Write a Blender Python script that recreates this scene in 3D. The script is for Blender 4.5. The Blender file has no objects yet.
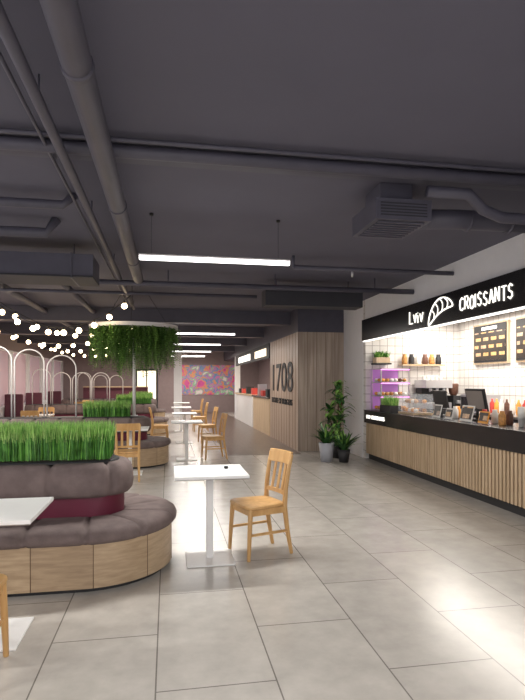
import bpy, bmesh, math, random
from mathutils import Vector, Matrix
random.seed(7)
S=bpy.context.scene
try:
    S.view_settings.view_transform='Standard'
except Exception: pass
PI=math.pi
# ---------------------------------------------------------------- materials
def newmat(name):
    m=bpy.data.materials.new(name); m.use_nodes=True
    nt=m.node_tree; return m,nt,nt.nodes['Principled BSDF']
def plain(name,col,rough=.6,metal=0,emit=None,es=0,var=.06,scale=6,bump=0,spec=None):
    m,nt,b=newmat(name)
    b.inputs['Roughness'].default_value=rough; b.inputs['Metallic'].default_value=metal
    if spec is not None: b.inputs['Specular IOR Level'].default_value=spec
    tc=nt.nodes.new('ShaderNodeTexCoord'); n=nt.nodes.new('ShaderNodeTexNoise')
    n.inputs['Scale'].default_value=scale; n.inputs['Detail'].default_value=4
    nt.links.new(tc.outputs['Object'],n.inputs['Vector'])
    r=nt.nodes.new('ShaderNodeValToRGB')
    r.color_ramp.elements[0].position=.3; r.color_ramp.elements[1].position=.7
    r.color_ramp.elements[0].color=[c*(1-var) for c in col]+[1]
    r.color_ramp.elements[1].color=[min(1,c*(1+var)) for c in col]+[1]
    nt.links.new(n.outputs['Fac'],r.inputs['Fac']); nt.links.new(r.outputs['Color'],b.inputs['Base Color'])
    if bump:
        bp=nt.nodes.new('ShaderNodeBump'); bp.inputs['Strength'].default_value=bump; bp.inputs['Distance'].default_value=.01
        n2=nt.nodes.new('ShaderNodeTexNoise'); n2.inputs['Scale'].default_value=scale*8
        nt.links.new(tc.outputs['Object'],n2.inputs['Vector'])
        nt.links.new(n2.outputs['Fac'],bp.inputs['Height']); nt.links.new(bp.outputs['Normal'],b.inputs['Normal'])
    if emit:
        b.inputs['Emission Color'].default_value=list(emit)+[1]; b.inputs['Emission Strength'].default_value=es
    return m
def wood(name,c1,c2,grain=(1,14,14),rough=.45,sc=3):
    m,nt,b=newmat(name); b.inputs['Roughness'].default_value=rough
    tc=nt.nodes.new('ShaderNodeTexCoord'); mp=nt.nodes.new('ShaderNodeMapping'); mp.inputs['Scale'].default_value=grain
    n=nt.nodes.new('ShaderNodeTexNoise'); n.inputs['Scale'].default_value=sc; n.inputs['Detail'].default_value=6; n.inputs['Distortion'].default_value=.4
    r=nt.nodes.new('ShaderNodeValToRGB'); r.color_ramp.elements[0].position=.32; r.color_ramp.elements[1].position=.68
    r.color_ramp.elements[0].color=list(c1)+[1]; r.color_ramp.elements[1].color=list(c2)+[1]
    nt.links.new(tc.outputs['Object'],mp.inputs['Vector']); nt.links.new(mp.outputs['Vector'],n.inputs['Vector'])
    nt.links.new(n.outputs['Fac'],r.inputs['Fac']); nt.links.new(r.outputs['Color'],b.inputs['Base Color'])
    return m
def tiles(name,c1,c2,grout,w,h,ax,off=(0,0),mortar=.004,offset=.5,rough=.35,cloud=.12,cs=2.2,smooth=0,em=0):
    m,nt,b=newmat(name); b.inputs['Roughness'].default_value=rough
    tc=nt.nodes.new('ShaderNodeTexCoord'); sp=nt.nodes.new('ShaderNodeSeparateXYZ'); cb=nt.nodes.new('ShaderNodeCombineXYZ')
    nt.links.new(tc.outputs['Object'],sp.inputs[0])
    for i in range(2):
        a=nt.nodes.new('ShaderNodeMath'); a.operation='ADD'; a.inputs[1].default_value=off[i]
        nt.links.new(sp.outputs[ax[i]],a.inputs[0]); nt.links.new(a.outputs[0],cb.inputs[i])
    br=nt.nodes.new('ShaderNodeTexBrick'); br.inputs['Scale'].default_value=1; br.offset=offset
    br.inputs['Brick Width'].default_value=w; br.inputs['Row Height'].default_value=h
    br.inputs['Mortar Size'].default_value=mortar; br.inputs['Mortar Smooth'].default_value=smooth
    br.inputs['Color1'].default_value=list(c1)+[1]; br.inputs['Color2'].default_value=list(c2)+[1]; br.inputs['Mortar'].default_value=list(grout)+[1]
    nt.links.new(cb.outputs[0],br.inputs['Vector'])
    n=nt.nodes.new('ShaderNodeTexNoise'); n.inputs['Scale'].default_value=cs; n.inputs['Detail'].default_value=9; n.inputs['Roughness'].default_value=.62
    nt.links.new(tc.outputs['Object'],n.inputs['Vector'])
    r=nt.nodes.new('ShaderNodeValToRGB'); r.color_ramp.elements[0].position=.3; r.color_ramp.elements[1].position=.72
    r.color_ramp.elements[0].color=[1-cloud]*3+[1]; r.color_ramp.elements[1].color=[1+cloud*.4]*3+[1]
    nt.links.new(n.outputs['Fac'],r.inputs['Fac'])
    mx=nt.nodes.new('ShaderNodeMix'); mx.data_type='RGBA'; mx.blend_type='MULTIPLY'; mx.inputs['Factor'].default_value=1
    nt.links.new(br.outputs['Color'],mx.inputs[6]); nt.links.new(r.outputs['Color'],mx.inputs[7])
    nt.links.new(mx.outputs[2],b.inputs['Base Color'])
    if em:
        nt.links.new(mx.outputs[2],b.inputs['Emission Color']); b.inputs['Emission Strength'].default_value=em
    bp=nt.nodes.new('ShaderNodeBump'); bp.inputs['Strength'].default_value=.3; bp.inputs['Distance'].default_value=.003; bp.invert=True
    nt.links.new(br.outputs['Fac'],bp.inputs['Height']); nt.links.new(bp.outputs['Normal'],b.inputs['Normal'])
    return m
def glassmat(name,col=(.9,.95,1),a=.18):
    m,nt,b=newmat(name); b.inputs['Base Color'].default_value=list(col)+[1]; b.inputs['Roughness'].default_value=.05
    b.inputs['Alpha'].default_value=a
    return m

M={}
M['floor']=tiles('floor_tile',(.53,.50,.455),(.485,.455,.415),(.21,.195,.175),1.2,.6,(1,0),off=(-2.02,.06),mortar=.004,rough=.22,cloud=.17,cs=5)
M['floorwood']=wood('brown_floor',(.10,.07,.055),(.17,.12,.09),grain=(8,1,1),rough=.3)
M['ceil']=plain('ceiling_paint',(.105,.102,.138),.75,var=.04,scale=2)
M['duct']=plain('duct_paint',(.085,.082,.11),.5,var=.08)
M['ductd']=plain('duct_dark',(.03,.03,.038),.6)
M['white']=plain('white_paint',(.80,.80,.82),.7,var=.02)
M['fpaint']=plain('far_wall_paint',(.26,.20,.20),.7,var=.05)
M['wtile']=tiles('white_wall_tile',(.80,.77,.74),(.74,.71,.68),(.35,.31,.29),.16,.16,(0,2),offset=0,mortar=.005,rough=.2,cloud=.04)
M['wtile2']=tiles('white_wall_tile_side',(.80,.77,.74),(.74,.71,.68),(.35,.31,.29),.16,.16,(1,2),offset=0,mortar=.005,rough=.2,cloud=.04)
M['black']=plain('black_laminate',(.012,.012,.015),.25,var=.1)
M['blackm']=plain('black_matte',(.02,.02,.022),.6)
M['slat']=wood('slat_wood',(.46,.33,.20),(.62,.47,.31),grain=(6,6,.6))
M['slatback']=plain('slat_gap',(.16,.10,.06),.8)
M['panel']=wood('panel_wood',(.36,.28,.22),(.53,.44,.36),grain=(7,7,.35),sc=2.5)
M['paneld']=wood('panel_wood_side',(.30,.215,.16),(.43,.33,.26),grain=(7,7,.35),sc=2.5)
M['chair']=wood('chair_beech',(.50,.28,.10),(.64,.39,.16),grain=(5,5,1))
M['cw']=plain('table_white',(.84,.84,.83),.35,var=.02)
M['edge']=plain('table_edge',(.25,.22,.2),.5)
M['fabric']=plain('mauve_fabric',(.165,.125,.118),.85,var=.2,scale=9,bump=.25)
M['burg']=plain('burgundy_panel',(.13,.012,.035),.45,var=.08)
M['bw1']=wood('bench_oak_a',(.36,.255,.155),(.50,.37,.235),grain=(2,2,16))
M['bw2']=wood('bench_oak_b',(.32,.225,.14),(.44,.32,.20),grain=(2,2,16))
M['bw3']=wood('bench_oak_c',(.42,.31,.195),(.56,.42,.275),grain=(2,2,16))
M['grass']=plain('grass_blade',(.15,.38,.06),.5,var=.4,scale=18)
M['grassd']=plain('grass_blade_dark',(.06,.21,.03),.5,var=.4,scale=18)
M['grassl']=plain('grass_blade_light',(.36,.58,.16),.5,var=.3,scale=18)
M['fern']=plain('fern_leaf',(.08,.19,.035),.5,var=.5,scale=14)
M['fern2']=plain('fern_leaf_light',(.20,.38,.08),.5,var=.4,scale=14)
M['leaf']=plain('plant_leaf',(.035,.11,.03),.4,var=.4,scale=14)
M['potg']=plain('grey_pot',(.35,.36,.40),.5)
M['lamp']=plain('lamp_diffuser',(1,1,1),.5,emit=(1,.98,.96),es=4,var=0)
M['striplamp']=plain('led_strip',(1,1,1),.5,emit=(1,.97,.92),es=1.6,var=0)
M['signw']=plain('sign_letter',(1,1,1),.5,emit=(1,.95,.84),es=1.5,var=0)
M['bulb']=plain('warm_bulb',(1,.8,.5),.4,emit=(1,.76,.45),es=14,var=0)
M['wire']=plain('black_wire',(.01,.01,.01),.6)
M['wmetal']=plain('white_metal',(.78,.76,.75),.4,var=.02)
M['steel']=plain('steel',(.6,.6,.62),.3,metal=.9,var=.04)
M['glass']=glassmat('clear_glass')
M['blind']=glassmat('pink_sheer_blind',(.85,.62,.66),.72)
M['pink']=plain('pink_led',(1,.3,.8),.5,emit=(.95,.25,.9),es=2.5,var=0)
M['violet']=plain('violet_backlight',(.5,.2,.6),.5,emit=(.45,.2,.5),es=.35,var=0)
M['bread']=plain('bread_crust',(.5,.24,.07),.6,var=.4,scale=30)
M['choc']=plain('chocolate',(.12,.05,.03),.5,var=.3,scale=30)
M['paper']=plain('paper',(.8,.78,.74),.6,var=.05)
M['red']=plain('red_plastic',(.55,.06,.05),.5)
M['orange']=plain('orange_plastic',(.8,.35,.06),.5)
M['soil']=plain('soil',(.03,.02,.015),.9)
M['purple']=plain('purple_upholstery',(.12,.035,.055),.7,var=.1)
M['lamp2']=plain('warm_panel',(1,.9,.7),.5,emit=(1,.85,.62),es=1.3,var=0)
# mural
m,nt,b=newmat('mural_paint_glow'); tc=nt.nodes.new('ShaderNodeTexCoord'); v=nt.nodes.new('ShaderNodeTexNoise'); v.inputs['Scale'].default_value=2.6; v.inputs['Distortion'].default_value=.6; v.inputs['Detail'].default_value=3
nt.links.new(tc.outputs['Object'],v.inputs['Vector']); r=nt.nodes.new('ShaderNodeValToRGB')
cols=[(0,(.02,.02,.05)),(.36,(.45,.05,.20)),(.43,(.5,.22,.04)),(.49,(.04,.18,.32)),(.55,(.45,.1,.25)),(.60,(.1,.35,.15)),(.66,(.5,.42,.40))]
e=r.color_ramp.elements; e[0].position=0; e[0].color=list(cols[0][1])+[1]; e[1].position=cols[1][0]; e[1].color=list(cols[1][1])+[1]
for p,c in cols[2:]:
    q=e.new(p); q.color=list(c)+[1]
nt.links.new(v.outputs['Fac'],r.inputs['Fac']); nt.links.new(r.outputs['Color'],b.inputs['Base Color'])
nt.links.new(r.outputs['Color'],b.inputs['Emission Color']); b.inputs['Emission Strength'].default_value=.3; M['mural']=m  # mural colours also emit faintly, brightness put into the paint
M['menu']=tiles('menu_print_glow',(.75,.42,.14),(.40,.30,.24),(.03,.022,.018),.24,.14,(1,2),mortar=.04,offset=.3,rough=.4,cloud=.6,cs=14,em=.2)  # printed colours carry a faint glow of their own

# ---------------------------------------------------------------- builder
class MB:
    def __init__(s): s.v=[];s.f=[];s.m=[];s.sm=[];s.mats=[]
    def mi(s,k):
        if k not in s.mats: s.mats.append(k)
        return s.mats.index(k)
    def add(s,vs,fs,k,smooth=False):
        o=len(s.v); s.v+= [tuple(v) for v in vs]; i=s.mi(k)
        for f in fs: s.f.append([a+o for a in f]); s.m.append(i); s.sm.append(smooth)
    def box(s,x0,x1,y0,y1,z0,z1,k,rot=None,piv=None):
        vs=[Vector((x,y,z)) for z in(z0,z1) for y in(y0,y1) for x in(x0,x1)]
        if rot:
            p=Vector(piv) if piv else Vector(((x0+x1)/2,(y0+y1)/2,(z0+z1)/2))
            R=Matrix.Rotation(rot[1],3,rot[0]); vs=[R@(v-p)+p for v in vs]
        s.add(vs,[(0,2,3,1),(4,5,7,6),(0,1,5,4),(2,6,7,3),(0,4,6,2),(1,3,7,5)],k)
    def tube(s,pts,r,k,n=12,smooth=True,caps=True,closed=False,sy=1,fref=None):
        pts=[Vector(p) for p in pts]; L=len(pts); rs=r if isinstance(r,(list,tuple)) else [r]*L
        vs=[];ref=Vector(fref) if fref else None
        for i,p in enumerate(pts):
            if closed: t=pts[(i+1)%L]-pts[i-1]
            else: t=(pts[min(i+1,L-1)]-pts[max(i-1,0)])
            t.normalize()
            if ref is None:
                ref=Vector((0,0,1)) if abs(t.z)<.9 else Vector((0,1,0))
            a=t.cross(ref).normalized(); b_=a.cross(t).normalized()
            if not fref: ref=b_
            for j in range(n):
                g=2*PI*(j+.5)/n; vs.append(p+a*math.cos(g)*rs[i]+b_*math.sin(g)*rs[i]*sy)
        fs=[]
        for i in range(L if closed else L-1):
            for j in range(n):
                q=(i+1)%L; fs.append((i*n+j,i*n+(j+1)%n,q*n+(j+1)%n,q*n+j))
        if caps and not closed: fs+= [tuple(range(n-1,-1,-1)),tuple(range((L-1)*n,L*n))]
        s.add(vs,fs,k,smooth)
    def lathe(s,c,prof,k,n=24,smooth=True):
        vs=[(c[0]+r*math.cos(2*PI*j/n),c[1]+r*math.sin(2*PI*j/n),c[2]+z) for r,z in prof for j in range(n)]
        fs=[(i*n+j,i*n+(j+1)%n,(i+1)*n+(j+1)%n,(i+1)*n+j) for i in range(len(prof)-1) for j in range(n)]
        fs+= [tuple(range(n-1,-1,-1)),tuple(range((len(prof)-1)*n,len(prof)*n))]
        s.add(vs,fs,k,smooth)
    def ball(s,c,r,k,sz=(1,1,1),n=10):
        prof=[(max(.001,math.sin(PI*i/6))*r,-math.cos(PI*i/6)*r*sz[2]) for i in range(7)]
        o=len(s.v); s.lathe(c,prof,k,n)
        for i in range(o,len(s.v)):
            v=s.v[i]; s.v[i]=(c[0]+(v[0]-c[0])*sz[0],c[1]+(v[1]-c[1])*sz[1],v[2])
    def leaf(s,base,az,L,w,rise,droop,k,seg=5,fold=.0):
        dx,dy=math.cos(az),math.sin(az); px,py=-dy,dx; vs=[]
        for i in range(seg+1):
            t=i/seg; h=L*math.cos(rise)*t; z=L*(math.sin(rise)*t-droop*t*t)
            ww=w*math.sin(PI*min(.97,(.12+.88*t)))**.8
            c=Vector(base)+Vector((dx*h,dy*h,z))
            vs+= [c+Vector((px*ww,py*ww,0)),c-Vector((px*ww,py*ww,0))]
        s.add(vs,[(2*i,2*i+1,2*i+3,2*i+2) for i in range(seg)],k,True)
    def build(s,name,bevel=0,loc=(0,0,0),rz=0,parent=None):
        me=bpy.data.meshes.new(name); me.from_pydata(s.v,[],s.f)
        for k in s.mats: me.materials.append(M[k])
        me.polygons.foreach_set('material_index',s.m); me.polygons.foreach_set('use_smooth',s.sm); me.update()
        o=bpy.data.objects.new(name,me); S.collection.objects.link(o); o.location=loc; o.rotation_euler=(0,0,rz)
        if bevel:
            bv=o.modifiers.new('bevel','BEVEL'); bv.width=bevel; bv.segments=2; bv.limit_method='ANGLE'; bv.angle_limit=math.radians(50)
        if parent: o.parent=parent
        return o
def inst(o,loc,rz=0,name=None):
    n=bpy.data.objects.new(name or o.name.split('.')[0],o.data); S.collection.objects.link(n); n.location=loc; n.rotation_euler=(0,0,rz)
    for md in o.modifiers:
        q=n.modifiers.new(md.name,md.type); q.width=md.width; q.segments=2; q.limit_method='ANGLE'; q.angle_limit=md.angle_limit
    return n
def text(body,size,loc,rot,k,name,parent=None,ext=.004,offset=0,sx=1,align='LEFT'):
    c=bpy.data.curves.new(name,'FONT'); c.body=body; c.size=size; c.extrude=ext; c.offset=offset; c.align_x=align
    c.materials.append(M[k]); o=bpy.data.objects.new(name,c); S.collection.objects.link(o); o.location=loc; o.rotation_euler=rot; o.scale=(sx,1,1)
    if parent: o.parent=parent
    return o
def area(name,loc,sx,sy,pw,col=(1,1,1),rot=(0,0,0)):
    l=bpy.data.lights.new(name,'AREA'); l.shape='RECTANGLE'; l.size=sx; l.size_y=sy; l.energy=pw; l.color=col
    o=bpy.data.objects.new(name,l); S.collection.objects.link(o); o.location=loc; o.rotation_euler=rot; return o

H=3.15
YB=-5; YF=27
# ---------------------------------------------------------------- shell
b=MB(); b.box(-5.2,6.1,YB,YF+.2,-.1,0,'floor'); b.build('floor')
b=MB(); b.add([(1.25,10.9,.003),(2.8,10.9,.003),(2.8,YF,.003),(1.25,YF,.003)],[(0,1,2,3)],'floorwood'); b.build('floor_brown_strip')
b=MB(); b.box(-5.2,6.1,YB,YF+.2,H,H+.15,'ceil'); b.build('ceiling')
# left wall with windows
b=MB()
b.box(-5.2,-5,YB,YF,0,.75,'white'); b.box(-5.2,-5,YB,YF,2.55,H,'fpaint')
y=YB
while y<YF:
    b.box(-5.2,-5,y,y+.45,.75,2.55,'white'); y+=2.1
b.build('wall_left')
b=MB(); y=YB+.45
while y<YF-2:
    b.box(-5.12,-5.06,y+.79,y+.85,.75,2.55,'wmetal'); b.box(-5.12,-5.06,y,y+1.65,.75,.8,'wmetal'); b.box(-5.12,-5.06,y,y+1.65,2.5,2.55,'wmetal')
    if y>9: b.box(-5.04,-5.03,y,y+1.65,.8,2.5,'blind')
    y+=2.1
b.build('window_1')
b=MB(); b.box(-5.2,6.1,YF,YF+.2,0,H,'fpaint'); b.build('wall_back')
b=MB(); b.box(.65,3.4,YF-.05,YF,.9,2.4,'mural'); b.box(.6,.65,YF-.06,YF,.85,2.45,'wmetal'); b.box(3.4,3.45,YF-.06,YF,.85,2.45,'wmetal'); b.build('wall_mural')
b=MB()
b.box(-1.6,-.5,YF-.06,YF,0,2.2,'blackm'); b.box(-1.5,-1.08,YF-.08,YF-.05,.1,2.1,'lamp2'); b.box(-1.02,-.6,YF-.08,YF-.05,.1,2.1,'lamp2'); b.build('door_1')
# right white wall above and beside kiosk
b=MB(); b.box(3.85,4.0,1.5,10,2.74,H,'white'); b.box(3.85,4.0,10.12,11.3,0,H,'white'); b.build('wall_right')
b=MB(); b.box(3.86,6.0,10,10.12,0,H,'wtile'); b.build('wall_kiosk_side')
b=MB(); b.box(5.85,6.0,1.5,10,0,H,'wtile2'); b.build('wall_kiosk_rear')
b=MB(); b.box(3.87,6.0,1.38,1.5,0,H,'white'); b.build('wall_kiosk_front')
b=MB(); b.box(3.7,6.1,YB,1.3,0,H,'white'); b.build('wall_right_front')
b=MB(); b.box(4.0,5.85,1.5,10,2.76,2.8,'white'); b.build('ceiling_kiosk')
# ---------------------------------------------------------------- fascia sign
b=MB(); b.box(3.78,3.85,1.6,10.0,2.33,2.74,'black'); b.box(3.80,3.85,1.6,10.0,2.31,2.33,'striplamp')
sign=b.build('shop_sign',bevel=.003)
R=(PI/2,0,-PI/2)
def stroke_text(parent):
    G={'L':[[(0,1),(0,0),(.55,0)]],'v':[[(0,.65),(.25,0),(.5,.7)]],'i':[[(0,0),(0,.6)],[(0,.78),(0,.82)]],
       'C':[[(.6,.85),(.35,1),(.08,.8),(0,.45),(.1,.1),(.35,0),(.6,.15)]],'R':[[(0,0),(0,1),(.4,.98),(.55,.75),(.4,.5),(0,.48)],[(.25,.48),(.6,0)]],
       'O':[[(.3,1),(.05,.8),(0,.45),(.12,.08),(.32,0),(.55,.15),(.62,.5),(.52,.88),(.3,1)]],'I':[[(0,0),(0,1)]],
       'S':[[(.52,.85),(.3,1),(.06,.85),(.1,.6),(.45,.42),(.52,.18),(.28,0),(0,.15)]],'A':[[(0,0),(.3,1)],[(.3,1),(.6,0)],[(.1,.33),(.5,.33)]],
       'N':[[(0,0),(0,1)],[(0,1),(.52,0)],[(.52,0),(.52,1)]],'T':[[(0,1),(.6,1)],[(.3,1),(.3,0)]]}
    W={'i':.12,'I':.12,'v':.5,'L':.5}
    b=MB()
    def word(w,y0,z0,h,sx,rr):
        a=0
        for i,ch in enumerate(w):
            for st in G[ch]:
                b.tube([(3.772,y0-(a+p[0])*h*sx,z0+(p[1]+.05*math.sin(i*2.1))*h) for p in st],rr,'signw',n=6,fref=(1,0,0))
            a+=W.get(ch,.6)+.24
    word('Lviv',7.87,2.43,.19,1.0,.0105)
    word('CROISSANTS',6.40,2.445,.165,.86,.0095)
    b.build('sign_lettering',parent=parent)
stroke_text(sign)
b=MB()
def yz(a,c): return (3.772,6.94-a,2.535+c)   # a: rightwards, c: up
ca,sa=math.cos(.3),math.sin(.3)
def rt(a,c): return yz(a*ca-c*sa,a*sa+c*ca)
out=[]
for i in range(48):
    t=2*PI*i/48; a=.35*math.cos(t); c=(.15 if math.sin(t)>0 else .05)*math.sin(t)-.09*(abs(a)/.35)**2+.0; out.append(rt(a,c))
b.tube(out,.010,'signw',n=6,closed=True,fref=(1,0,0))
for q in (-.2,-.08,.06,.19):
    hh=.14*(1-(q/.4)**2)
    b.tube([rt(q+.05*math.sin(PI*j/8),-.05-.09*(q/.35)**2+ (hh+.05)*j/8) for j in range(9)],.007,'signw',n=6,fref=(1,0,0))
b.build('croissant_icon',parent=sign)
# ---------------------------------------------------------------- counter
b=MB()
b.box(3.92,4.5,1.6,9.98,0,.12,'blackm'); b.box(3.88,4.5,1.6,9.98,.12,.72,'slatback')
b.box(3.82,4.55,1.6,9.98,.72,.97,'black')
y=1.64
while y<9.95:
    b.box(3.85,3.88,y,y+.045,.12,.72,'slat'); y+=.07
cnt=b.build('service_counter',bevel=.003)
text('LVIV CROISSANTS',.1,(3.815,9.85,.81),R,'signw','counter_lettering',cnt,sx=1.1)
b=MB()
b.box(4.75,5.83,9.35,9.98,0,.98,'blackm'); b.box(5.25,5.83,1.6,9.35,0,.94,'blackm'); b.box(5.22,5.83,1.6,9.35,.94,.98,'steel')
b.build('back_counter')
# pastry display on the counter end
b=MB()
X0,X1,Y0,Y1=3.95,4.53,9.45,9.93; zb=.97
for x in(X0,X1-.02):
    for y in(Y0,Y1-.02): b.box(x,x+.02,y,y+.02,zb,1.78,'steel')
b.box(X0,X1,Y1,Y1+.02,zb,1.78,'violet')
for z in(zb,1.24,1.5,1.76):
    b.box(X0,X1,Y0,Y1,z,z+.02,'steel')
    if z<1.7:
        for i in range(6):
            for j in range(3): b.ball((X0+.07+i*.088,Y0+.08+j*.15,z+.055),.042,random.choice(['bread','bread','choc','orange','paper']),(1,1.3,.8),8)
for z in(1.745,1.225,1.485): b.box(X0,X1,Y0-.004,Y0,z,z+.012,'pink')
b.build('pastry_display')
b=MB(); b.box(4.76,4.84,9.5,9.9,.98,1.0,'blackm')
b.build('drip_mat')
# coffee machine
b=MB(); b.box(4.88,5.4,9.45,9.9,1.0,1.12,'steel'); b.box(4.88,5.4,9.65,9.9,1.12,1.4,'blackm'); b.box(4.86,5.42,9.45,9.92,1.4,1.56,'steel')
for x in (5.0,5.14,5.28):
    b.tube([(x,9.53,1.4),(x,9.53,1.33)],.03,'steel'); b.tube([(x,9.53,1.34),(x,9.40,1.32)],.012,'blackm',n=8)
for i in range(5): b.tube([(4.95+i*.09,9.7,1.56),(4.95+i*.09,9.7,1.64)],[.028,.036],'paper')
for x in (4.9,5.38): 
    for y in (9.48,9.86): b.tube([(x,y,.98),(x,y,1.0)],.015,'blackm',n=8)
b.build('coffee_machine',bevel=.006)
b=MB(); b.box(5.47,5.67,9.5,9.85,.98,1.25,'blackm'); b.lathe((5.57,9.68,1.25),[(.05,0),(.09,.05),(.1,.22),(.07,.24)],'choc',16); b.box(5.51,5.63,9.44,9.5,1.1,1.16,'steel'); b.build('coffee_grinder',bevel=.006)
b=MB(); b.box(5.35,5.8,8.5,9.05,.98,1.29,'steel'); b.box(5.34,5.35,8.66,9.02,1.02,1.25,'black'); b.box(5.32,5.34,8.63,8.645,1.02,1.25,'steel'); b.build('microwave_oven',bevel=.006)
b=MB(); b.box(5.3,5.8,6.6,7.15,.98,1.6,'blackm'); b.box(5.29,5.3,6.65,7.1,1.2,1.55,'violet'); b.box(5.2,5.3,6.75,7.0,1.02,1.06,'steel'); b.box(5.29,5.3,6.7,6.9,1.1,1.16,'pink'); b.build('drinks_dispenser',bevel=.01)
b=MB()
for i,(yy,c) in enumerate([(8.3,'red'),(8.17,'orange'),(8.04,'paper'),(7.9,'choc'),(7.75,'paper'),(7.6,'orange'),(7.45,'red'),(7.3,'paper')]):
    b.lathe((5.5,yy,.98),[(.035,0),(.04,.02),(.04,.17),(.016,.21),(.016,.25)],c,12)
b.build('syrup_bottles')
b=MB(); b.box(4.55,5.45,9.78,10,1.84,1.87,'slat')
for i in range(6): b.lathe((4.63+i*.145,9.88,1.87),[(.05,0),(.055,.02),(.055,.13),(.04,.16),(.04,.2)],['bread','blackm','paper','choc','bread','blackm'][i],12)
b.build('jar_shelf')
b=MB(); b.box(5.6,5.85,5.6,7.6,1.68,1.71,'slat')
for i in range(12): b.lathe((5.73,5.7+i*.16,1.71),[(.04,0),(.045,.02),(.045,.12),(.03,.15),(.03,.17)],['bread','blackm','paper','red'][i%4],10)
b.build('jar_shelf.001')
b=MB(); b.box(3.98,4.3,9.75,10,1.86,1.89,'blackm'); b.box(4.0,4.28,9.78,9.97,1.89,2.0,'slat')
for i in range(220):
    b.leaf((random.uniform(4.02,4.26),random.uniform(9.8,9.95),1.99),random.uniform(0,6.28),random.uniform(.12,.22),.008,1.2,.25,random.choice(['grass','grassd','grassl']),3)
b.build('shelf_plant')
for y0,y1 in ((8.3,9.35),(6.95,8.1)):
    b=MB(); b.box(5.80,5.85,y0,y1,1.85,2.6,'slat'); b.box(5.79,5.80,y0+.03,y1-.03,1.88,2.57,'blackm'); b.box(5.785,5.79,y0+.06,y1-.06,1.92,2.44,'menu'); b.box(5.78,5.79,y0+.3,y1-.3,2.48,2.53,'signw')
    b.build('menu_board')
b=MB(); b.box(5.80,5.85,5.2,6.7,1.95,2.6,'slat'); b.box(5.785,5.8,5.25,6.65,2.0,2.55,'menu'); b.build('wall_poster')
b=MB(); b.box(4.2,4.42,6.75,6.95,.97,.99,'blackm'); b.tube([(4.31,6.85,.99),(4.31,6.85,1.15)],.02,'blackm')
b.box(4.28,4.31,6.62,7.08,1.1,1.42,'blackm',rot=('Y',-.2)); b.box(4.27,4.275,6.65,7.05,1.13,1.39,'edge',rot=('Y',-.2)); b.build('cash_register_monitor',bevel=.004)
b=MB(); b.box(4.2,4.42,7.75,7.95,.97,.99,'blackm'); b.tube([(4.31,7.85,.99),(4.31,7.85,1.12)],.02,'blackm'); b.box(4.28,4.31,7.65,8.05,1.1,1.38,'blackm',rot=('Y',-.2)); b.build('cash_register_monitor.001',bevel=.004)
def stand(y,w,h,name,k):
    b=MB(); b.box(3.94,4.02,y-w/2,y+w/2,.97,.98,'glass'); b.box(3.97,3.975,y-w/2,y+w/2,.98,.98+h,k,rot=('Y',.25),piv=(3.97,y,.98)); b.box(3.962,3.966,y-w/2+.02,y+w/2-.02,1.01,.96+h,'menu',rot=('Y',.25),piv=(3.97,y,.98)); return b.build(name)
stand(7.4,.22,.2,'menu_stand','paper'); stand(7.05,.2,.16,'menu_stand.001','paper'); stand(6.6,.3,.22,'menu_stand.002','paper'); stand(6.2,.22,.16,'menu_stand.003','orange')
b=MB()
for i,(x,y) in enumerate([(4.2,5.75),(4.3,5.62),(4.2,5.5)]):
    b.lathe((x,y,.97),[(.032,0),(.042,.1),(.044,.1),(.044,.24),(.03,.24)],'paper',16)
b.build('paper_cups')
b=MB()
for i,(x,y,c) in enumerate([(4.12,6.38,'red'),(4.2,6.28,'paper'),(4.25,6.05,'choc'),(4.1,5.98,'bread'),(4.3,7.35,'orange'),(4.2,7.25,'paper')]):
    b.lathe((x,y,.97),[(.04,0),(.045,.02),(.045,.13),(.03,.15),(.03,.18)],c,12)
b.build('condiment_jars')
b=MB(); b.box(3.98,4.32,8.15,8.75,.97,1.0,'slat'); b.box(3.98,4.32,8.15,8.75,1.3,1.31,'glass'); b.box(3.98,3.985,8.15,8.75,1.0,1.3,'glass'); b.box(3.98,4.32,8.15,8.155,1.0,1.3,'glass')
b.box(3.99,4.32,8.16,8.74,1.15,1.155,'glass')
for i in range(5):
    for j in range(2):
        for z in(1.04,1.19): b.ball((4.06+j*.15,8.23+i*.11,z),.042,random.choice(['bread','orange','paper','choc']),(1,1,.8),8)
b.build('cake_display_case')
b=MB(); b.box(3.9,4.1,8.9,9.38,.97,1.09,'blackm')
for i in range(600):
    b.leaf((random.uniform(3.92,4.08),random.uniform(8.92,9.36),1.085),random.uniform(0,6.28),random.uniform(.14,.22),.006,1.35,.15,random.choice(['grass','grassl']),2)
b.build('counter_grass_planter')
b=MB(); b.box(4.4,4.44,2,9.8,2.7,2.76,'blackm')
for y in (3,4.5,6,7.5,9): 
    b.tube([(4.42,y,2.7),(4.42,y,2.62)],.01,'blackm'); b.tube([(4.40,y,2.64),(4.47,y,2.5)],[.035,.045],'blackm'); b.tube([(4.47,y,2.5),(4.471,y,2.498)],.038,'lamp')
b.build('track_spotlights')
# ---------------------------------------------------------------- wood volume with numeral sign
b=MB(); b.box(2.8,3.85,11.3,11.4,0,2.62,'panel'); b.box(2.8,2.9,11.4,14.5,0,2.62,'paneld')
x=2.8
while x<3.84: b.box(x,x+.006,11.296,11.3,0,2.62,'slatback'); x+=.21
y=11.5
while y<14.5: b.box(2.796,2.8,y,y+.008,0,2.62,'slatback'); y+=.3
wp=b.build('wall_wood_panel')
b=MB(); b.box(2.8,3.85,11.3,YF,2.62,H,'duct'); b.build('bulkhead_panel')
ns=bpy.data.objects.new('numeral_sign',None); S.collection.objects.link(ns)
text('1708',1.0,(2.79,14.3,1.3),R,'blackm','numeral_lettering',ns,sx=1.3,offset=.004,ext=.008)
text('HOUSE OF BURGERS',.2,(2.79,14.2,.98),R,'blackm','small_lettering',ns,sx=1.3,ext=.008)
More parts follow.
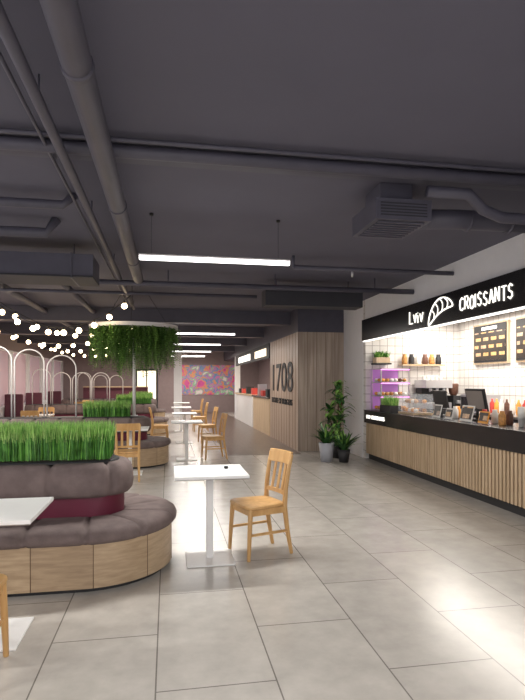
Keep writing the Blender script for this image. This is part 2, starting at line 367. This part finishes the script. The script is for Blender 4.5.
# second kiosk
b=MB(); b.box(2.8,3.3,14.6,17.5,0,1.05,'slat'); b.box(2.8,3.3,17.7,22,0,1.05,'cw'); b.box(2.75,3.35,14.6,17.5,1.05,1.1,'black'); b.box(2.75,3.35,17.7,22,1.05,1.1,'slat')
b.build('burger_counter',bevel=.005)
b=MB(); b.box(4.6,4.7,14.5,YF,0,2.62,'fpaint'); b.build('wall_burger_rear')
b=MB(); b.box(2.78,2.84,14.6,22,2.2,2.62,'blackm'); b.box(2.77,2.78,15,17,2.28,2.5,'lamp2'); b.box(2.77,2.78,18,21,2.28,2.5,'signw'); b.build('lit_fascia_sign')
b=MB(); b.box(4.54,4.6,15,21,1.3,2.1,'lamp2'); b.build('wall_lit_menu')
b=MB()
for y in (15.2,16,16.6,18,19.2,20.4,21.2): b.box(2.85,3.1,y,y+.3,1.1,1.1+random.uniform(.15,.4),random.choice(['blackm','steel','paper','red']))
b.build('counter_appliances')
b=MB(); b.box(2.8,3.0,22.2,22.5,0,2.62,'white'); b.build('column')
b=MB(); b.box(.25,.6,23.6,23.95,0,H,'white'); b.build('column.001')
# ---------------------------------------------------------------- benches
def stad(x0,x1,cy,r,step=.03):
    pts=[];n=max(2,int((x1-x0)/step)); a=max(12,int(PI*r/step))
    for i in range(n): t=i/n; pts.append((x0+(x1-x0)*t,cy-r,0,-1))
    for i in range(a): g=-PI/2+PI*i/a; pts.append((x1+r*math.cos(g),cy+r*math.sin(g),math.cos(g),math.sin(g)))
    for i in range(n): t=i/n; pts.append((x1-(x1-x0)*t,cy+r,0,1))
    for i in range(a): g=PI/2+PI*i/a; pts.append((x0+r*math.cos(g),cy+r*math.sin(g),math.cos(g),math.sin(g)))
    return pts
def loft(b,x0,x1,cy,R0,prof,k,seam=0,depth=.0,step=.03,cap=True,fk=None,smooth=True):
    P=stad(x0,x1,cy,R0,step); n=len(P); s=[0]
    for i in range(1,n): s.append(s[-1]+math.hypot(P[i][0]-P[i-1][0],P[i][1]-P[i-1][1]))
    tot=s[-1]+.03
    if seam: ns=round(tot/seam); seam=tot/ns
    vs=[]
    for off,z in prof:
        for i,(x,y,nx,ny) in enumerate(P):
            d=0
            if seam:
                q=(s[i]/seam)%1; q=min(q,1-q)*seam; d=depth*math.exp(-(q/.02)**2)
            vs.append((x+nx*(off-d),y+ny*(off-d),z-d*(1 if z>prof[0][1]+.02 else 0)))
    fs=[];L=len(prof)
    if fk:
        for j in range(L-1):
            for i in range(n):
                kk=fk[int(s[i]/.42)%len(fk)]
                b.add([vs[j*n+i],vs[j*n+(i+1)%n],vs[(j+1)*n+(i+1)%n],vs[(j+1)*n+i]],[(0,1,2,3)],kk,False)
        if cap: b.add([vs[(L-1)*n+i] for i in range(n)],[tuple(range(n))],fk[0])
    else:
        for j in range(L-1):
            for i in range(n): fs.append((j*n+i,j*n+(i+1)%n,(j+1)*n+(i+1)%n,(j+1)*n+i))
        b.add(vs,fs,k,smooth)
        if cap: b.add([vs[(L-1)*n+i] for i in range(n)],[tuple(range(n))],k,False)
def grassbox(b,x0,x1,y0,y1,z,h,n):
    for i in range(n):
        x=random.uniform(x0,x1);y=random.uniform(y0,y1);hh=h*random.uniform(.75,1.05);a=random.uniform(0,PI);w=random.uniform(.003,.0055)
        lx=random.gauss(0,.022);ly=random.gauss(0,.018);c,s_=math.cos(a)*w,math.sin(a)*w
        mid=[(x-c*.9+lx*.4,y-s_*.9+ly*.4,z+hh*.6),(x+c*.9+lx*.4,y+s_*.9+ly*.4,z+hh*.6)]
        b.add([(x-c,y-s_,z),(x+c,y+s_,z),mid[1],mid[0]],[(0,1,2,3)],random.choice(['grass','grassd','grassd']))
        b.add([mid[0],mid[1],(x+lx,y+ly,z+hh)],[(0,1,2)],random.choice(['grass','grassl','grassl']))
def bench(cy,xl,xr,ng,arches=None,gx=None,name='round_end_bench'):
    r=.665; b=MB(); x0=xl+r; x1=xr-r
    loft(b,x0,x1,cy,r-.06,[(0,0),(0,.035)],'blackm',step=.08)
    loft(b,x0,x1,cy,r-.02,[(0,.035),(0,.36)],None,fk=['bw1','bw3','bw2','bw1','bw2'])
    P=stad(x0,x1,cy,r-.02); acc=0
    for i in range(1,len(P)):
        p0=int(acc/.42); acc+=math.hypot(P[i][0]-P[i-1][0],P[i][1]-P[i-1][1])
        if int(acc/.42)!=p0:
            x,y,nx,ny=P[i]; b.tube([(x,y,.036),(x,y,.358)],.0035,'slatback',n=4)
    loft(b,x0,x1,cy,r,[(-.02,.345),(.0,.355),(.018,.378),(.022,.41),(.01,.44),(-.015,.457),(-.06,.465),(-.2,.467),(-.4,.458)],'fabric',seam=.42,depth=.028,step=.02)
    rb=.255
    loft(b,x0,x1,cy,rb,[(0,.45),(0,.64)],'burg',step=.05)
    loft(b,x0,x1,cy,rb,[(.0,.60),(.04,.61),(.065,.64),(.075,.70),(.07,.78),(.055,.83),(.03,.86),(-.01,.872),(-.045,.865)],'fabric',seam=.42,depth=.028,step=.02)
    loft(b,x0,x1,cy,rb-.04,[(0,.86),(0,.882),(-.02,.882)],'blackm',step=.05)
    o=b.build(name)
    g=MB(); ga,gb=gx or (x0-.1,x1+.15); g.box(ga-.01,gb+.01,cy-.16,cy+.16,.882,.89,'soil'); grassbox(g,ga,gb,cy-.165,cy+.165,.886,.30,ng); g.build('artificial_grass_planter')
    if arches:
        for ax,w,h in arches:
            a=MB(); zs=h-w/2
            a.tube([(ax-w/2,cy,.882)]+[(ax-w/2*math.cos(t),cy,zs+w/2*math.sin(t)) for t in [PI*i/16 for i in range(17)]]+[(ax+w/2,cy,.882)],.013,'wmetal',n=8)
            a.build('white_arch_divider')
    return o
bench(4.57,-3.3,.05,16000)
bench(10.1,-4.2,.03,2600,[(-3.55,.5,2.0),(-3.0,.5,2.15),(-2.45,.5,2.1),(-1.9,.5,2.0)],gx=(-1.5,-.7))
bench(16.2,-4.4,0.0,1800,[(-3.6,.5,1.9),(-3.05,.5,1.8),(-2.5,.5,1.8),(-1.95,.5,1.8)],gx=(-1.5,-.5))
bench(21.5,-4.4,-.1,900,[(-3.2,.5,1.9),(-2.6,.5,1.8),(-2.0,.5,1.8)],gx=(-1.5,-.6))
# ---------------------------------------------------------------- chairs / tables
def chair():
    b=MB(); n=28
    def outl(sc,z):
        r=[]
        for i in range(n):
            t=2*PI*i/n; c,s_=math.cos(t),math.sin(t)
            x=.20*abs(c)**.42*(1 if c>0 else -1)*sc; y=.20*abs(s_)**.42*(1 if s_>0 else -1)*sc
            x*=1+.09*(y/.2); r.append((x,y+.01,z))
        return r
    vs=outl(.95,.425)+outl(1,.432)+outl(1,.448)+outl(.96,.456)+outl(.6,.449)
    fs=[(j*n+i,j*n+(i+1)%n,(j+1)*n+(i+1)%n,(j+1)*n+i) for j in range(4) for i in range(n)]+[tuple(range(n-1,-1,-1)),tuple(range(4*n,5*n))]
    b.add(vs,fs,'chair',True)
    for sx in(-1,1):
        b.tube([(sx*.172,.165,.43),(sx*.18,.18,.2),(sx*.185,.19,0)],[.021,.019,.015],'chair',n=8)
        b.tube([(sx*.165,-.245,0),(sx*.163,-.205,.2),(sx*.163,-.175,.42),(sx*.167,-.185,.58),(sx*.173,-.21,.74),(sx*.177,-.24,.87)],[.016,.02,.023,.021,.018,.016],'chair',n=8)
        b.box(sx*.17-.009,sx*.17+.009,-.17,.17,.37,.425,'chair'); b.box(sx*.175-.008,sx*.175+.008,-.19,.18,.2,.222,'chair')
    b.box(-.165,.165,.155,.173,.37,.425,'chair'); b.box(-.165,.165,-.19,-.172,.37,.425,'chair')
    def rail(z0,z1,ya,th=.011,bow=.028,w=.18):
        v=[];m_=10
        for i in range(m_+1):
            t=-1+2*i/m_; x=w*t; yy=ya-bow*(1-t*t)
            for (dy,z) in((-th,z0),(th,z0),(th,z1),(-th,z1)): v.append((x,yy+dy-(z-z0)*.24,z))
        f=[(i*4+j,i*4+(j+1)%4,(i+1)*4+(j+1)%4,(i+1)*4+j) for i in range(m_) for j in range(4)]+[(3,2,1,0),(m_*4,m_*4+1,m_*4+2,m_*4+3)]
        b.add(v,f,'chair')
    rail(.78,.89,-.216); rail(.515,.55,-.175,.009,.02,.165)
    for x in(-.085,0,.085):
        yb=-.175-.02*(1-(x/.165)**2)
        b.box(x-.018,x+.018,yb-.005,yb+.005,.53,.79,'chair',rot=('X',.19),piv=(x,yb,.53))
    return b.build('dining_chair',bevel=.003)
c0=chair(); c0.location=(.785,4.63,0); c0.rotation_euler=(0,0,PI/2+math.radians(19))
def table():
    b=MB(); b.box(-.3,.3,-.3,.3,.728,.752,'cw'); b.box(-.297,.297,-.297,.297,.722,.728,'edge')
    b.box(-.03,.03,-.02,.02,.012,.722,'cw'); b.box(-.2,.2,-.21,.21,0,.012,'cw'); b.box(-.12,.12,-.12,.12,.712,.722,'edge')
    return b.build('cafe_table',bevel=.003)
t0=table(); t0.location=(.35,4.54,0)
inst(t0,(-1.04,3.37,0)); inst(c0,(-1.06,2.92,0),0)
inst(t0,(.36,10.5,0)); inst(c0,(.88,10.55,0),PI/2+.15)
inst(t0,(-.62,9.03,0)); inst(c0,(-.62,8.45,0),.1)
inst(t0,(-2.2,9.03,0)); inst(c0,(-2.2,8.45,0),-.1)
for i,(x,y) in enumerate([(.4,13.4),(.4,16.6),(.5,20.4)]):
    inst(t0,(x,y,0)); inst(c0,(x+.57,y,0),PI/2+random.uniform(-.15,.15))
    if i==0: inst(c0,(x-.6,y+.05,0),-PI/2+.08)
for (x,y) in [(-1.6,13.2),(-3,13.2),(-1.3,18.6),(-2.8,18.8)]:
    inst(t0,(x,y,0)); inst(c0,(x,y-.58,0),0); inst(c0,(x,y+.58,0),PI)
b=MB(); b.lathe((.5,4.62,.752),[(.018,0),(.02,.01),(.018,.02),(.01,.022)],'blackm',12); b.build('salt_shaker')
for y in (11.6,14.2,17.5,20.0,23.5):
    b=MB(); b.box(-4.98,-4.45,y,y+.5,0,.42,'purple'); b.box(-4.98,-4.45,y,y+.14,.42,1.15,'purple'); b.box(-4.98,-4.45,y-.5,y-.0,.0,.42,'purple')
    b.build('booth_sofa',bevel=.03)
b=MB(); b.box(-3.7,-.9,24.5,24.7,0,1.3,'purple'); b.box(-3.7,-.9,24.45,24.75,1.3,1.34,'slat'); b.build('partition_screen')
# ---------------------------------------------------------------- ring planter
def fernring(cx,cy,cz,R1,z0,N,Lmin,Lmax):
    b=MB()
    if z0: b.tube([(cx,cy,z0),(cx,cy,cz)],.03,'wmetal'); b.tube([(cx,cy,z0),(cx,cy,z0+.02)],.07,'wmetal')
    n=64
    prof=[(R1-.05,-.03),(R1,-.03),(R1,.035),(R1-.05,.035)]
    vs=[(cx+r*math.cos(2*PI*j/n),cy+r*math.sin(2*PI*j/n),cz+z) for r,z in prof for j in range(n)]
    b.add(vs,[(i*n+j,i*n+(j+1)%n,((i+1)%4)*n+(j+1)%n,((i+1)%4)*n+j) for i in range(4) for j in range(n)],'wmetal')
    for i in range(8):
        g=2*PI*i/8; b.tube([(cx,cy,cz),(cx+(R1-.03)*math.cos(g),cy+(R1-.03)*math.sin(g),cz)],.01,'wmetal',n=6)
    for g in(.5,2.6,4.7): b.tube([(cx+(R1-.03)*math.cos(g),cy+(R1-.03)*math.sin(g),cz),(cx+.3*math.cos(g),cy+.3*math.sin(g),H)],.004,'wire',n=5)
    for rr in(.25,.45,.62): b.tube([(cx+rr*math.cos(2*PI*j/32),cy+rr*math.sin(2*PI*j/32),cz) for j in range(32)],.008,'wmetal',n=5,closed=True)
    for i in range(N):
        g=random.uniform(0,6.283); r=R1*1.0*math.sqrt(random.uniform(.01,1)); L=random.uniform(Lmin,Lmax)*(1.0-.3*(r/R1)); x,y=cx+r*math.cos(g),cy+r*math.sin(g); z=cz-.01
        kk=random.choice(['fern','fern2']); a=random.uniform(0,6.283); m_=int(L/.04); dr=random.uniform(.0,.12)
        for j in range(m_):
            t=j/m_
            for sd in(0,PI):
                b.leaf((x+dr*t*math.cos(g),y+dr*t*math.sin(g),z-L*t),a+sd+random.uniform(-.5,.5),.09*(1-.5*t),.013,.1,.6,kk,2)
    b.build('hanging_fern_ring')
fernring(-.62,10.1,2.52,.8,.884,520,.4,1.05)
# ---------------------------------------------------------------- potted plants
def potplant(x,y,ph,pr,pk,kind,name):
    b=MB(); b.lathe((x,y,0),[(pr*.72,0),(pr,ph),(pr*.9,ph),(pr*.88,ph-.03),(.01,ph-.03)],pk,24); b.lathe((x,y,ph-.05),[(pr*.85,0),(pr*.85,.025)],'soil',16)
    if kind==0:
        for i in range(70):
            b.leaf((x+random.gauss(0,.02),y+random.gauss(0,.02),ph-.03),random.uniform(0,6.28),random.uniform(.35,.62),.028,random.uniform(.7,1.4),random.uniform(.2,.45),random.choice(['leaf','fern2','leaf']),6)
    else:
        for (ox,oy,h) in((0,0,1.48),(.06,.05,1.15),(-.12,.04,1.0),(-.04,-.1,.8)):
            b.tube([(x+ox*.4,y+oy*.4,ph-.04),(x+ox,y+oy,h*.6),(x+ox*1.5,y+oy*1.2,h)],[.018,.014,.01],'choc',n=8)
            for i in range(46):
                zz=h-random.uniform(0,.42); b.leaf((x+ox*1.4,y+oy*1.2,zz),random.uniform(0,6.28),random.uniform(.24,.38),.04,random.uniform(.3,1.2),random.uniform(.3,.8),random.choice(['leaf','fern2','leaf']),6)
    b.build(name)
potplant(2.98,9.75,.36,.15,'potg',0,'potted_houseplant'); potplant(3.36,10.2,.36,.16,'blackm',1,'potted_dracaena'); potplant(3.28,9.62,.24,.12,'blackm',0,'potted_houseplant.001')
# ---------------------------------------------------------------- ceiling services
b=MB(); b.tube([(-.42,YB,2.99),(-.42,7.8,2.99)],.072,'duct',n=20)
for y in (-2,0.6,2.6,4.6,6.6): b.tube([(-.42,y,2.99),(-.42,y,H)],.008,'duct',n=6); b.tube([(-.42,y-.02,2.99),(-.42,y+.02,2.99)],.078,'duct',n=20)
b.build('ceiling_pipe_large')
b=MB(); b.tube([(-.68,YB,3.0),(-.68,11,3.0)],.032,'duct',n=12); b.tube([(-.80,YB,3.08),(-.80,11,3.08)],.012,'duct',n=8)
for y in (-2,1,3,5,7,9,10.9): b.tube([(-.68,y,3.0),(-.68,y,H)],.006,'duct',n=6)
b.build('ceiling_pipe_thin')
b=MB(); b.box(-5,3.85,3.82,3.98,3.1,H,'duct'); b.tube([(-5,3.75,3.09),(3.85,3.75,3.09)],.045,'duct',n=14); b.tube([(-5,3.62,3.11),(3.85,3.62,3.11)],.016,'duct',n=8); b.build('ceiling_pipe_cross')
b=MB(); b.box(1.64,2.12,4.02,4.58,2.82,2.99,'duct'); b.box(1.72,2.0,4.12,4.46,2.99,H,'duct'); b.box(1.68,2.08,4.06,4.54,2.816,2.82,'ductd')
for i in range(8): b.box(1.68,2.08,4.07+i*.06,4.09+i*.06,2.805,2.817,'duct')
for i in range(5): b.box(1.68,2.08,4.015,4.021,2.85+i*.024,2.86+i*.024,'ductd')
b.build('ceiling_vent_box',bevel=.004)
b=MB(); b.tube([(2.12,4.3,2.92),(2.5,4.3,2.94),(3.85,4.3,2.94)],.085,'duct',n=20); b.tube([(2.0,3.86,3.0),(2.35,3.86,3.0),(2.5,3.9,2.9),(2.7,3.95,2.86),(3.85,3.95,2.86)],.045,'duct',n=14)
for x in (2.2,2.6,3.0,3.4,3.7): b.tube([(x,4.3,2.93),(x+.02,4.3,2.93)],.09,'duct',n=20)
b.build('ceiling_duct_round')
b=MB(); b.box(-4.8,-.85,6.35,6.9,2.72,2.98,'duct'); b.box(-4.8,-.85,6.33,6.92,2.71,2.73,'ductd')
for x in (-4,-3,-2,-1.1): b.box(x,x+.02,6.33,6.92,2.70,2.99,'duct'); b.tube([(x,6.6,2.98),(x,6.6,H)],.01,'duct',n=6)
b.build('ceiling_duct_left',bevel=.004)
b=MB(); b.tube([(-5,4.85,3.05),(-.9,4.85,3.05),(-.8,4.85,3.15)],.04,'duct',n=12); b.tube([(-5,5.6,3.0),(-1.2,5.6,3.0),(-1.1,5.6,3.15)],.05,'duct',n=12); b.tube([(-5,7.9,2.95),(3.85,7.9,2.95)],.04,'duct',n=12)
for x in(-4.4,-3,-1.8,0,1.6,3.2): b.tube([(x,7.9,2.95),(x,7.9,H)],.008,'duct',n=6)
b.tube([(-5,9.0,2.98),(1.5,9.0,2.98)],.03,'duct',n=10); b.tube([(-1.6,7.2,3.04),(-1.6,16,3.04)],.05,'duct',n=12); b.tube([(-2.6,6.9,3.04),(-2.6,16,3.04)],.06,'duct',n=12)
b.build('ceiling_pipe_branch')
b=MB(); b.box(1.5,3.1,8.15,8.5,2.72,2.98,'ductd'); b.tube([(1.7,8.3,2.98),(1.7,8.3,H)],.01,'duct',n=6); b.tube([(2.9,8.3,2.98),(2.9,8.3,H)],.01,'duct',n=6); b.build('ceiling_duct_rectangular',bevel=.006)
b=MB(); b.tube([(1.6,6.7,3.0),(3.85,6.7,3.0)],.03,'duct',n=10); b.tube([(1.6,6.7,3.0),(1.6,6.7,H)],.02,'duct',n=8); b.tube([(2.4,6.7,3.0),(2.4,6.7,2.9)],.015,'steel',n=8); b.build('sprinkler_pipe')
b=MB()
for y in (12,15.5,19,22.5): b.box(-5,2.8,y,y+.3,2.85,H,'duct')
b.build('ceiling_beam')
# ---------------------------------------------------------------- lamps
def pend(x,y,pw,nm='linear_pendant_lamp',L=1.5,along=False):
    b=MB(); z=2.71
    b.box(-L/2,L/2,-.025,.025,.0,.04,'wmetal'); b.box(-L/2+.005,L/2-.005,-.023,.023,-.012,0,'lamp')
    b.box(-L/2+.005,L/2-.005,-.026,-.024,-.0,.025,'lamp')
    for sx in(-L/2+.12,L/2-.12): b.tube([(sx,0,.04),(sx,0,H-z)],.002,'wire',n=4); b.tube([(sx,0,H-z-.02),(sx,0,H-z)],.02,'wire',n=8)
    o=b.build(nm,loc=(x,y,z),rz=PI/2 if along else 0)
    a=area('lamp_light',(x,y,z-.02),L,.06,pw,(1,.96,.91),(0,0,PI/2 if along else 0)); return o
pend(.47,5.27,75)
for y in(13.2,16.9,20.7,24.5): pend(.9,y,66)
for x,y,p in((.6,.2,62),(.6,-2.5,80),(-3.2,1.2,80),(2.4,-2.2,70),(-3.6,5.3,75),(-3.5,9,70)): pend(x,y,p)  # unseen pendants added behind and left of the camera for extra light
b=MB()
def strand(p,q,sag,nb):
    p=Vector(p);q=Vector(q);pts=[]
    for i in range(25):
        t=i/24; c=p.lerp(q,t); c.z-=sag*4*t*(1-t); pts.append(c)
    b.tube(pts,.006,'wire',n=5)
    for e in(p,q): b.tube([e,(e.x,e.y,H)],.005,'wire',n=5)
    for i in range(nb):
        t=(i+.5)/nb; c=p.lerp(q,t); c.z-=sag*4*t*(1-t)
        b.tube([c,c-Vector((0,0,.05))],.014,'wire',n=6); b.ball((c.x,c.y,c.z-.09),.048,'bulb')
strand((-3.1,9.5,3.1),(-.6,9.2,3.0),.62,10); strand((-3.9,8.8,3.05),(-3.1,9.5,3.1),.2,3); strand((-4.2,12.6,3.0),(-.7,12.7,2.95),.55,11)
strand((-3.1,9.5,3.1),(-.9,12.7,3.0),.5,8); strand((-4.4,16,3.0),(-.8,15.2,2.95),.5,10); strand((-4.6,19.6,3.0),(-.8,19.2,2.95),.45,10)
b.build('string_lights')
area('kiosk_light',(5.15,7.9,2.68),.8,3.6,125,(1,.93,.84)); area('kiosk_light',(5.2,3.6,2.68),.6,2.5,12,(1,.95,.88))
area('burger_light',(3.9,18,2.55),.8,6,100,(1,.85,.65))
for x,y in((-2.5,14),(-2.5,19),(-2,24),(1.2,24.5)): area('far_light',(x,y,2.8),1.2,.2,65,(1,.84,.72))
# ---------------------------------------------------------------- world
w=bpy.data.worlds.new('w'); S.world=w; w.use_nodes=True; bg=w.node_tree.nodes['Background']; bg.inputs[0].default_value=(.96,.93,1,1); bg.inputs[1].default_value=1.45
# camera
c=bpy.data.cameras.new('cam'); c.lens=530/700*36; c.sensor_width=36; c.sensor_fit='AUTO'; c.shift_y=.047; c.clip_start=.02
o=bpy.data.objects.new('camera',c); S.collection.objects.link(o); o.location=(0,0,1.5); o.rotation_euler=(PI/2,0,-math.radians(10.1)); S.camera=o
